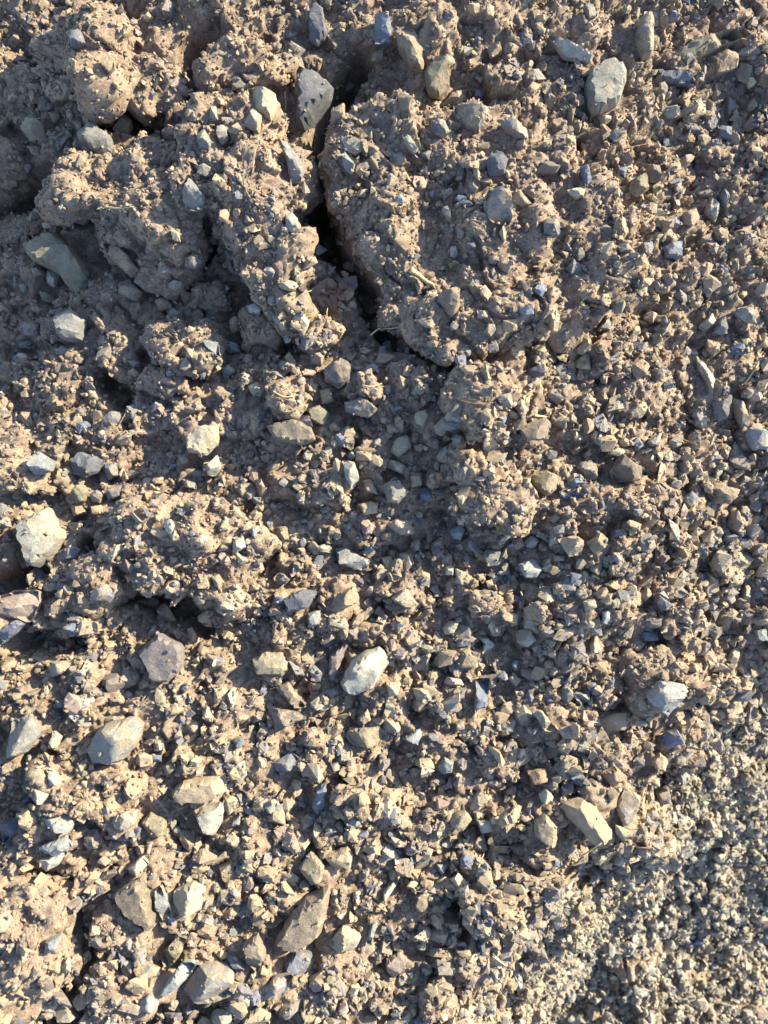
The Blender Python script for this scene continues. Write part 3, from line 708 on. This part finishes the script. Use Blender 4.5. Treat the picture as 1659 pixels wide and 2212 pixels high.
 (6,'lit slab','icy',.8,[(78,242),(130,208),(172,193),(152,272)],.7),
 (6,'!tall dark blue stone in a shaded gap','blue',.4,[(382,182),(400,-20),(460,-20),(442,112),(400,120)],.6),
 (6,'!large pale blue-grey stone with a notched lit face','icy',.45,[(1138,72),(1200,-5),(1302,8),(1322,40),(1230,152),(1190,112)],.7),
 (6,'smooth stone','blue',.4,[(1198,232),(1262,198),(1304,260),(1210,282)],.7),
 (6,'plain stone','tan',.6,[(1148,332),(1190,298),(1232,340),(1212,382),(1170,372)],.8),
 (6,'lit shard','pale',.8,[(-5,902),(62,843),(52,880),(-5,952)],.7),
 (6,'!flat pinkish-tan stone near the hollow clod','pink',.6,[(8,1192),(70,1163),(107,1200),(42,1282),(8,1242)],.7),
 (6,'lump','rust',.5,[(618,382),(700,368),(712,430),(640,442)],.8),
 (6,'pebble','cream',.65,[(668,482),(700,453),(732,490),(712,522),(675,512)],.9),
 (6,'flat stone','purple',.4,[(1298,342),(1380,318),(1394,360),(1310,372)],.6),
 (6,'!single white round pebble on the lower ground','white',.5,[(1213,1112),(1240,1098),(1257,1130),(1237,1162),(1213,1150)],.8),
 (6,'!lone pale grey stone on the lower ground','pale',.6,[(1048,1212),(1077,1213),(1084,1270),(1050,1284)],.8),
 (6,'broad stone','tan',.6,[(918,172),(980,140),(1052,128),(1042,202),(960,212)],.7),
 (6,'triangular lit stone','cream',.75,[(998,612),(1062,640),(1032,672),(1000,652)],.8),
 (6,'long lit strip of stone','cream',.75,[(638,122),(680,118),(757,212),(700,214)],.6),
 (6,'pebble','cream',.7,[(308,172),(340,158),(348,200),(310,202)],.9),
 (6,'small lit chip','icy',.8,[(228,782),(272,788),(252,832),(233,805)],.7),
 (6,'plain stone','cream',.65,[(8,-2),(72,-2),(62,52),(20,62)],.8),
]
def stone_from_outline(poly, lean, hf, rs, facets=None):
    """faceted stone: outline in metres round its centre; top cut by a few leaning planes, closed below"""
    A = np.array(poly)
    if np.sum(A[:, 0] * np.roll(A[:, 1], -1) - A[:, 1] * np.roll(A[:, 0], -1)) < 0:
        A = A[::-1]
    B = np.roll(A, -1, 0)
    area = abs(np.sum(A[:, 0] * B[:, 1] - A[:, 1] * B[:, 0])) / 2
    size = math.sqrt(area)
    ring = []
    for a, b in zip(A, B):
        e = b - a; L = math.hypot(*e); n = np.array([e[1], -e[0]]) / max(L, 1e-9)
        k = max(2, int(round(L / size * 6)))
        for j in range(k):
            t = j / k
            p = a + e * t
            amp = size * (0.012 if j == 0 else 0.03)
            ring.append(p + n * rs.uniform(-amp, amp) - (0 if j else 1) * (p - A.mean(0)) * 0.03)
    ring = np.array(ring)
    h = 0.62 * size * hf
    sp = size / 10.0
    xs = np.arange(ring[:, 0].min(), ring[:, 0].max(), sp); ys = np.arange(ring[:, 1].min(), ring[:, 1].max(), sp * 0.87)
    pts = np.array([(x + (0.5 * sp if j % 2 else 0), y) for j, y in enumerate(ys) for x in xs])
    pts = pts + np.array([[rs.uniform(-.2, .2) * sp, rs.uniform(-.2, .2) * sp] for _ in pts])
    d, _ = poly_dist(pts, ring)
    keep = inside(pts, ring) & (d > 0.45 * sp)
    pts = pts[keep]; d = d[keep]
    sx, sy = math.cos(sa), math.sin(sa)
    def plane(P, gx, gy, c):
        return c + P[:, 0] * gx + P[:, 1] * gy
    g = (0.5 - lean) * 1.5                         # slope along the sun's bearing
    def top(P, d):
        z = np.minimum(d * edge, plane(P, sx * g + tw[0], sy * g + tw[1], h))
        for gx, gy, c in cuts:
            z = np.minimum(z, plane(P, gx, gy, c))
        return z
    edge = rs.uniform(3.2, 8)
    tw = (rs.uniform(-.18, .18), rs.uniform(-.18, .18))
    cuts = []
    for _ in range(rs.choice((2, 3, 3, 4))):
        a = rs.uniform(0, 2 * math.pi); s = rs.uniform(.5, 1.3)
        cuts.append((math.cos(a) * s, math.sin(a) * s, h * rs.uniform(.95, 1.5)))
    if facets:                                     # az of the face, its slope, where it starts (in stone sizes)
        g = 0.0; tw = (0, 0); edge = 5.0
        cuts = [(-math.cos(math.radians(a)) * s_, -math.sin(math.radians(a)) * s_, h + s_ * o_ * size) for a, s_, o_ in facets]
    z = top(pts, d)
    P3 = np.concatenate([np.column_stack([ring, np.zeros(len(ring))]), np.column_stack([pts, z])])
    off = np.array([rs.uniform(0, 50), rs.uniform(0, 50), rs.uniform(0, 50)])
    P3[:, 2] += 0.028 * size * vnoise(P3 + off, size * .22, 5) + 0.02 * size * vnoise(P3 + off, size * .1, 6)
    nrg = len(ring)
    _, _, tris, ov, _, _ = delaunay_2d_cdt([Vector(p[:2]) for p in P3], [(i, (i + 1) % nrg) for i in range(nrg)], [list(range(nrg))], 1, 1e-7)
    # vertex order is kept when nothing merges; map through the origins otherwise
    if len(ov) != len(P3):
        idx = [o[0] if o else 0 for o in ov]
        tris = [tuple(idx[i] for i in t) for t in tris]
    F = []
    for t in tris:
        a, b, c = (P3[i, :2] for i in t)
        F.append(tuple(t) if (b[0]-a[0])*(c[1]-a[1]) - (b[1]-a[1])*(c[0]-a[0]) > 0 else (t[0], t[2], t[1]))
    cen = ring.mean(0); base = len(P3); dep = max(0.8 * size, 0.014)
    P3 = np.concatenate([P3, np.column_stack([cen + (ring - cen) * 0.9, np.full(nrg, -dep * .55)]), [[cen[0], cen[1], -dep]]])
    for i in range(nrg):
        j = (i + 1) % nrg
        F += [(j, i, base + i), (j, base + i, base + j), (base + j, base + i, base + nrg)]
    return P3, np.array(F), size
LANDMARK = []
for c, desc, tint, lean, poly, *_ in STONES:
    if desc[0] == '!':
        LANDMARK.append((np.mean([ref(c, *p) for p in poly], 0), desc[1:]))
SHORT = {}
def short_name(label):                     # the part of a landmark's label before its whereabouts
    for w in (' at the ', ' on the ', ' tucked ', ' above ', ' beside ', ' with ', ' lying ', ' stuck ', ' overhanging ', ' resting ', ' standing ', ' under ', ' held ', ' wedged ', ' among ', ' pointing ', ' catching ', ' crossed ', ' near ', ' shining ', ' leaning ', ' half ', ' in ', ' pressed ', ' set ', ' jutting ', ' split ', ' behind ', ' lit ', ' holding ', ', '):
        k = label.find(w)
        if k > 8:
            label = label[:k]
    return label
def whereabouts(p, skip=None, rank=0):
    L = sorted(LANDMARK, key=lambda q: math.hypot(q[0][0] - p[0], q[0][1] - p[1]))
    return short_name(L[rank][1])
made = []                                   # centre, radius of every stone so far
stone_recs = []
used_labels = {}
def unique_label(text, p):
    for r in range(4):
        l = text + ' near the ' + whereabouts(p, rank=r)
        if r:
            l = text + ' near the ' + whereabouts(p) + ' and the ' + whereabouts(p, rank=r)
        if len(l.split()) <= 16 and l not in used_labels:
            break
    used_labels[l] = 1
    return l
def add_stone(c, desc, tint, lean, poly, hf=.8, facets=None):
    rp = np.array([ref(c, *p) for p in poly])
    cen = rp.mean(0)
    hits = sorted(sight(*(p * .9 + cen * .1))[0].z for p in rp) + [sight(*cen)[0].z]
    z0 = sorted(hits)[int(len(hits) * 0.72)]
    rough = math.sqrt(abs(np.ptp(rp[:, 0]) * np.ptp(rp[:, 1])))
    zm = z0 + 0.25 * rough
    pts = np.array([lift(*p, zm) for p in rp]); pc = pts.mean(0)
    V, F, size = stone_from_outline(pts - pc, lean, hf, R, facets)
    col = (np.array(TINT[tint]) * .75 + .25 * np.array((.23, .195, .155))) * R.uniform(.9, 1.2)
    V0 = np.tile(col, (len(V), 1)); du = np.full(len(V), R.choice((.12, .17, .22, .27, .32)) - (.08 if tint in ('white', 'cream', 'icy', 'orange') else 0))
    me = np_mesh('stone', V, F, [M_STONE], True, dict(tint=V0, dust=du))
    me.set_sharp_from_angle(angle=math.radians(22))
    if desc[0] == '!':
        label = desc[1:]; used_labels[label] = 1
    else:
        w = WORD[tint]
        if 'dark' in desc: w = w.replace('dark ', '').replace(' dark', '')
        lead = 'small ' if desc.startswith('small ') else ''
        label = unique_label(desc if w.split()[-1] in desc else lead + w + ' ' + desc[len(lead):], cen)
    zs = z0 + 0.004 + 0.16 * size
    link('stone', me, label, 'stone', 'loose stones in the bank', loc=(pc[0], pc[1], zs))
    made.append((cen[0], cen[1], rough * .6))
    acc_v.append(V + np.array([pc[0], pc[1], zs])); acc_f.append(F.tolist())
n_before = len(acc_f)
for s in STONES:
    add_stone(*s)

# ------------------------------------------------------------------ smaller stones, still one by one
SHAPES = [('angular', .8), ('blocky', .9), ('flat', .45), ('pointed', .8), ('rounded', .8)]
want = 298 - len(STONES)
tries = 0
while want > 0 and tries < 8000:
    tries += 1
    u, v = R.uniform(20, 3300), R.uniform(20, 4400)
    if u + v * 0.9 > 6150:                  # lower ground has only fine gravel
        continue
    p = ref(0, u, v)
    r = R.choice((22, 25, 28, 32, 38)) * UNIT
    if any(math.hypot(p[0] - a, p[1] - b) < r * 1.1 + rr * .95 for a, b, rr in made):
        continue
    loc, nor = sight(*p)
    if nor.z < .45:
        continue
    sh, hf = R.choice(SHAPES)
    n = {'angular': 5, 'blocky': 4, 'flat': 6, 'pointed': 3, 'rounded': 7}[sh]
    a0 = R.uniform(0, 6.28); asp = R.uniform(.6, .95); rot = R.uniform(0, 3.14)
    poly = []
    for k in range(n):
        a = a0 + 6.283 * k / n + R.uniform(-.25, .25); q = r / UNIT * R.uniform(.85, 1.1)
        x, y = q * math.cos(a), q * math.sin(a) * asp
        poly.append((u + x * math.cos(rot) - y * math.sin(rot), v + x * math.sin(rot) + y * math.cos(rot)))
    tint = R.choice(('grey', 'grey', 'blue', 'slate', 'tan', 'tan', 'olive', 'pale', 'brown', 'cream', 'icy', 'purple'))
    add_stone(0, 'small ' + sh + ' stone', tint, R.uniform(.3, .8), poly, hf)
    want -= 1
# one tree over ground, clods and stones
allv, allf, n0 = [], [], 0
for i, (v_, f_) in enumerate(zip(acc_v, acc_f)):
    if i < n_before:
        allf += f_
    else:
        allf += [tuple(q + n0 for q in t) for t in f_]
    allv.append(v_); n0 += len(v_)
TREE = BVHTree.FromPolygons(np.concatenate(allv).tolist(), allf)

# ------------------------------------------------------------------ straw, roots, splinters
def tube(name, pts, rad, mat, label, cat, flat=1.0, rise=0.004):
    P = []
    for k, (x, y) in enumerate(pts):
        l, n = sight(x, y)
        P.append(l)
    if len(P) > 1:                          # a stiff stalk bridges hollows
        m = len(P)
        zt = sorted(p.z for p in P)[m // 2]
        for k, p in enumerate(P):
            z = max(min(p.z, zt + 0.02), zt - 0.012) + rise
            x, y = lift(*pts[k], z)
            P[k] = Vector((x, y, z))
    # smooth polyline
    Q = []
    for i in range(len(P) - 1):
        a, b, c, d = P[max(i - 1, 0)], P[i], P[i + 1], P[min(i + 2, len(P) - 1)]
        for k in range(5):
            t = k / 5
            Q.append(0.5 * ((2 * b) + (c - a) * t + (2 * a - 5 * b + 4 * c - d) * t * t + (3 * b - a - 3 * c + d) * t ** 3))
    Q.append(P[-1])
    o = Q[0].copy()
    V, F = [], []
    for i, q in enumerate(Q):
        t = (Q[min(i + 1, len(Q) - 1)] - Q[max(i - 1, 0)]).normalized()
        s = t.cross(Vector((0, 0, 1))).normalized(); w = s.cross(t)
        r = rad * (1 - 0.55 * i / (len(Q) - 1))
        for k in range(6):
            a = k * math.pi / 3
            V.append(q - o + s * math.cos(a) * r + w * math.sin(a) * r * flat)
    for i in range(len(Q) - 1):
        for k in range(6):
            F.append((i * 6 + k, i * 6 + (k + 1) % 6, i * 6 + 6 + (k + 1) % 6, i * 6 + 6 + k))
    me = bpy.data.meshes.new(name)
    me.from_pydata([tuple(v) for v in V], [], F + [tuple(range(5, -1, -1)), tuple(range(len(V) - 6, len(V)))])
    me.materials.append(mat)
    for p in me.polygons: p.use_smooth = True
    return link(name, me, label, cat, loc=o)
TW = [
 ('straw_stalk', 1, [(455,893),(510,900),(575,893)], .0016, M_STRAW, 'short straw stalk on the wide shaded clod'),
 ('straw_stalk', 1, [(1600,1450),(1640,1420),(1700,1418),(1760,1402)], .0012, M_STRAW, 'thin pale straw lying across the narrow end of the crack'),
 ('root', 1, [(770,30),(785,70),(815,140)], .0008, M_ROOT, 'hair-thin root hanging over shaded soil'),
 ('wood_splinter', 2, [(115,1165),(150,1190),(180,1215),(215,1232)], .0042, M_STRAW, 'pale forked wood splinter leaning on the brown boulder'),
 ('wood_splinter', 2, [(890,1312),(930,1325),(968,1332)], .0030, M_ROOT, 'brown wood splinter lying on the broad soil mass'),
 ('root', 2, [(950,650),(1040,640),(1130,622)], .0008, M_ROOT, 'fine root stretched over brown soil by a small hollow'),
 ('root', 4, [(500,270),(545,300),(560,320),(585,300),(600,320)], .0011, M_STRAW, 'curled root sticking out of the rooty clod'),
 ('root', 4, [(330,255),(400,270),(470,265)], .0008, M_ROOT, 'thin root across the porous clod'),
 ('straw_stalk', 4, [(1550,195),(1590,140),(1640,60)], .0020, M_STRAW, 'long bright straw stalk among stones at the fading edge'),
 ('straw_stalk', 4, [(1285,508),(1340,535)], .0016, M_STRAW, 'short stiff straw stalk beside the fractured slab'),
 ('root', 4, [(1255,640),(1275,610),(1310,600),(1345,600)], .0010, M_ROOT, 'arched rusty root in the gravel'),
 ('root', 4, [(1465,400),(1460,450),(1470,500)], .0012, M_ROOT, 'short rusty root hanging by a dark slab'),
 ('straw_stalk', 4, [(900,1010),(940,1030)], .0022, M_STRAW, 'stubby straw end beside the pear-shaped stone'),
 ('straw_stalk', 4, [(650,320),(700,325)], .0018, M_STRAW, 'short straw on top of the flat grey-brown block'),
 ('straw_stalk', 4, [(460,1255),(500,1250)], .0018, M_STRAW, 'pale straw end above the star-shaped chip'),
 ('straw_stalk', 6, [(1065,210),(1095,232),(1130,250)], .0020, M_STRAW, 'yellow straw stalk near the notched pale stone'),
 ('straw_stalk', 6, [(408,800),(420,770),(435,730)], .0010, M_STRAW, 'tiny upright straw on the flat brown clod'),
 ('root', 6, [(640,260),(700,250),(740,280),(710,310)], .0008, M_STRAW, 'looped root in a tangle over the gravel'),
 ('root', 6, [(740,190),(770,230),(790,290)], .0008, M_STRAW, 'wiry pale root in the gravel tangle'),
 ('root', 6, [(660,230),(690,270),(680,300)], .0007, M_STRAW, 'short kinked root in the gravel tangle'),
 ('straw_stalk', 3, [(1210,180),(1250,215),(1280,270)], .0010, M_STRAW, 'straw bristling from the straw-filled clod'),
 ('straw_stalk', 3, [(1180,215),(1230,240),(1290,230)], .0010, M_STRAW, 'straw lying flat on the straw-filled clod'),
 ('root', 3, [(1570,190),(1610,195),(1650,180)], .0009, M_STRAW, 'fine root on the small tufted clod'),
 ('root', 6, [(1135,510),(1130,560),(1110,640),(1090,690)], .0011, M_STRAW, 'long pale root dangling over the edge of the bank'),
 ('root', 6, [(980,650),(930,700),(860,745),(820,770)], .0016, M_STRAW, 'pale crooked root running from the large brown slab'),
 ('straw_stalk', 1, [(1230,395),(1235,440),(1232,480)], .0018, M_STRAW, 'upright lit straw stub beside the beige block'),
]
for name, c, pts, rad, mat, label in TW:
    tube(name, [ref(c, *p) for p in pts], rad, mat, label, name.replace('_', ' '))

for k in range(16):
    u, v = R.uniform(1300, 3200), R.uniform(300, 3600)
    a = R.uniform(0, 6.28); L = R.uniform(30, 75); b = R.uniform(-.9, .9)
    pts = [(u + L * t * math.cos(a + b * t), v + L * t * math.sin(a + b * t)) for t in (0, .5, 1)]
    o = tube('root_hair', [ref(0, *p) for p in pts], R.uniform(.0006, .0011), R.choice((M_STRAW, M_ROOT)), unique_label(R.choice(('fine straight', 'fine bent', 'wispy')) + ' root hair', ref(0, u, v)), 'root hair', rise=.007)
    o['group'] = 'root hairs in the gravel'

# ------------------------------------------------------------------ loose gravel and crumbs, past counting
def hull_proto(n, seed, squash, rough=0):
    r = random.Random(seed)
    bm = bmesh.new()
    for _ in range(n):
        v = Vector((r.gauss(0, 1), r.gauss(0, 1), r.gauss(0, 1))).normalized() * r.uniform(.8, 1.1)
        bm.verts.new((v.x, v.y * squash[0], v.z * squash[1]))
    res = bmesh.ops.convex_hull(bm, input=bm.verts)
    bmesh.ops.delete(bm, geom=[g for g in res['geom_interior'] if isinstance(g, bmesh.types.BMVert)], context='VERTS')
    bmesh.ops.triangulate(bm, faces=bm.faces)
    bm.verts.index_update()
    V = np.array([v.co[:] for v in bm.verts]); F = np.array([[v.index for v in f.verts] for f in bm.faces])
    bm.free()
    return V, F
PROTO_S = [hull_proto(R.choice((8, 9, 10, 12)), 100 + i, (R.uniform(.55, .95), R.uniform(.4, .85))) for i in range(40)]
PROTO_C = [hull_proto(11, 300 + i, (R.uniform(.75, 1), R.uniform(.7, .95))) for i in range(20)]
def rotmats(n):
    q = rng.normal(size=(n, 4)); q /= np.linalg.norm(q, axis=1, keepdims=True)
    w, x, y, z = q.T
    return np.stack([1-2*(y*y+z*z), 2*(x*y-z*w), 2*(x*z+y*w), 2*(x*y+z*w), 1-2*(x*x+z*z), 2*(y*z-x*w), 2*(x*z-y*w), 2*(y*z+x*w), 1-2*(x*x+y*y)], 1).reshape(n, 3, 3)
def scatter(name, label, n, protos, size_fn, col_fn, mat, dust_fn, sink, extra=0, wide=False):
    pts = np.stack([rng.uniform(-0.62, 0.80, n), rng.uniform(-1.0, 0.74, n)], 1)
    pos, keep = [], []
    if wide:
        pts = rng.uniform(-1.35, 1.45, (n, 2))
        pts = pts[(pts[:, 0] < -.6) | (pts[:, 0] > .78) | (pts[:, 1] < -.98) | (pts[:, 1] > .72)]
        n = len(pts)
    tilt = rng.normal(0, .5, (n, 2))        # thrown from all sides, so that walls and overhangs catch some too
    for (x, y), (tx, ty) in zip(pts, tilt):
        dv = Vector((tx, ty, -1)).normalized()
        loc, nor, i, d = TREE.ray_cast(Vector((x, y, -.02)) - dv * .6, dv)
        if loc is None:
            continue
        pos.append((*loc, *nor)); keep.append(i)
    if extra:
        for x, y in np.stack([rng.uniform(0.05, 0.80, extra), rng.uniform(-1.0, -0.3, extra)], 1):
            loc, nor, i, d = TREE.ray_cast(Vector((x, y, 0.6)), Vector((0, 0, -1)))
            if loc is not None and loc.z < -0.12:
                pos.append((*loc, *nor)); keep.append(i)
    pos = np.array(pos); Nn = pos[:, 3:]; pos = pos[:, :3]
    m = len(pos)
    kf = np.array(keep)
    size = size_fn(pos, m, (kf >= len(GQ)) & (kf < N_SOIL_FACES))
    on_stone = (np.array(keep) >= N_SOIL_FACES) & (np.array(keep) < N_TOP)
    ok = ~on_stone | (rng.random(m) < 0.05)
    size = np.where(on_stone, np.minimum(size, 0.0035), size)
    rx = pos[:, 0] * CAM_H / (CAM_H - pos[:, 2]); ry = pos[:, 1] * CAM_H / (CAM_H - pos[:, 2])
    for a, b, rr in made:                   # the traced stones keep their place
        ok &= ~((np.hypot(rx - a, ry - b) < rr * .72 + size * .8) & (size > .0036))
    pos, Nn, size = pos[ok], Nn[ok], size[ok]; m = len(pos)
    pos = pos + Nn * (size * (1 - sink))[:, None] * .6
    RM = rotmats(m); pid = rng.integers(0, len(protos), m)
    col = col_fn(m); dust = dust_fn(m)
    if mat is M_STONE and extra:            # the lower ground is spread with paler grey-beige gravel
        lw = (sstep(.02, .40, -pos[:, 2]) * .5)[:, None]
        col = col * (1 - lw) + lw * np.array((.34, .315, .265)) * rng.uniform(.6, 1.2, (m, 1)); dust = dust - .3 * lw[:, 0]
    VV, FF, CC, DD, n0 = [], [], [], [], 0
    for k, (V, F) in enumerate(protos):
        s = np.where(pid == k)[0]
        if not len(s): continue
        W = np.einsum('nij,vj->nvi', RM[s], V) * size[s, None, None] + pos[s][:, None, :]
        VV.append(W.reshape(-1, 3))
        FF.append((F[None] + (np.arange(len(s)) * len(V))[:, None, None] + n0).reshape(-1, 3))
        CC.append(np.repeat(col[s], len(V), 0)); DD.append(np.repeat(dust[s], len(V)))
        n0 += len(s) * len(V)
    me = np_mesh(name, np.concatenate(VV), np.concatenate(FF), [mat], False, dict(tint=np.concatenate(CC), dust=np.concatenate(DD)))
    return link(name, me, label, name.replace('_', ' '), kind='stuff')
N_TOP = len(allf)
N_SOIL_FACES = sum(len(f) for f in acc_f[:n_before])
tints = np.array([TINT[k] for k in ('grey', 'grey', 'blue', 'blue', 'slate', 'tan', 'tan', 'cream', 'pale', 'olive', 'brown', 'purple', 'pink')])
def tint_pick(m):
    k = rng.uniform(.05, .8, (m, 1))
    return (1 - k) * tints[rng.integers(0, len(tints), m)] * rng.uniform(.9, 1.4, (m, 1)) + k * np.array((.268, .203, .148))
def soil_pick(m):
    return np.array((.262, .184, .130)) * rng.uniform(.65, 1.4, (m, 1)) * rng.uniform(.94, 1.06, (m, 3))
def stony(P):                               # how stony the bank is: bare clods of the shaded side to packed rubble
    u, v = P[:, 0] / FRAME_W, P[:, 1] / FRAME_W
    return .56 + .38 * vnoise(P[:, :2], 0.11, 77) + .85 * np.clip(u * .6 - v * .8 + .22, -.6, .5)
def pebble_size(P, m, on_clod):
    s = np.where(rng.random(m) < .42, .0065 + .0105 * rng.random(m) ** 1.7, 0.0040 * np.exp(np.abs(rng.normal(0, .45, m))).clip(1, 2.2))
    low = P[:, 2] < -0.25
    s = np.where(low, np.minimum(s * 1.1, .012), s)
    st = stony(P) - .38 * on_clod
    s = s * (1 + .22 * sstep(.7, 1.1, st))
    s = np.where(low & (rng.random(m) < .05), rng.uniform(.010, .016, m), s)
    return np.where(rng.random(m) < st + low, s, s * rng.uniform(.2, .5, m))
def grow_tree(me_obj):
    me = me_obj.data
    co = np.empty(len(me.vertices) * 3, np.float32); me.vertices.foreach_get('co', co)
    fi = np.empty(len(me.polygons) * 3, np.int32); me.loops.foreach_get('vertex_index', fi)
    n0 = sum(len(v) for v in allv)
    allv.append(co.reshape(-1, 3)); allf.extend((fi.reshape(-1, 3) + n0).tolist())
    return BVHTree.FromPolygons(np.concatenate(allv).tolist(), allf)
PROTO_M = PROTO_S + [hull_proto(R.choice((14, 16, 20)), 500 + i, (R.uniform(.6, .95), R.uniform(.5, .9))) for i in range(24)]
g1 = scatter('gravel', 'dusty angular gravel packed into the surface of the bank', 19000, PROTO_M,
        pebble_size, tint_pick, M_STONE, lambda m: rng.uniform(.05, .36, m), .5, 1500)
N_TOP = len(allf)
TREE = grow_tree(g1)
g2 = scatter('loose_gravel', 'loose gravel chips lying on top of the packed gravel', 10000, PROTO_M,
        pebble_size, tint_pick, M_STONE, lambda m: rng.uniform(.05, .36, m), .4, 1500)
TREE = grow_tree(g2)
scatter('fine_grit', 'fine pale grit between the stones', 22000, PROTO_S,
        lambda P, m, oc: rng.uniform(.0011, .0026, m), tint_pick, M_STONE, lambda m: rng.uniform(-.1, .25, m), .2)
scatter('soil_crumbs', 'small brown crumbs of loose soil', 24000, PROTO_C,
        lambda P, m, oc: (1 - .45 * sstep(.6, 1.0, stony(P))) * 0.0018 * np.exp(np.abs(rng.normal(0, .55, m))).clip(1, 4) * np.where(P[:, 2] < -.2, 1.8, 1), soil_pick, M_STONE, lambda m: rng.uniform(.1, .35, m), .4, 5000)
scatter('scattered_stones', 'coarse gravel spread over the ground around the bank', 9000, PROTO_S,
        lambda P, m, oc: .006 + .012 * rng.random(m) ** 2, tint_pick, M_STONE, lambda m: rng.uniform(.0, .34, m), .3, 0, True)
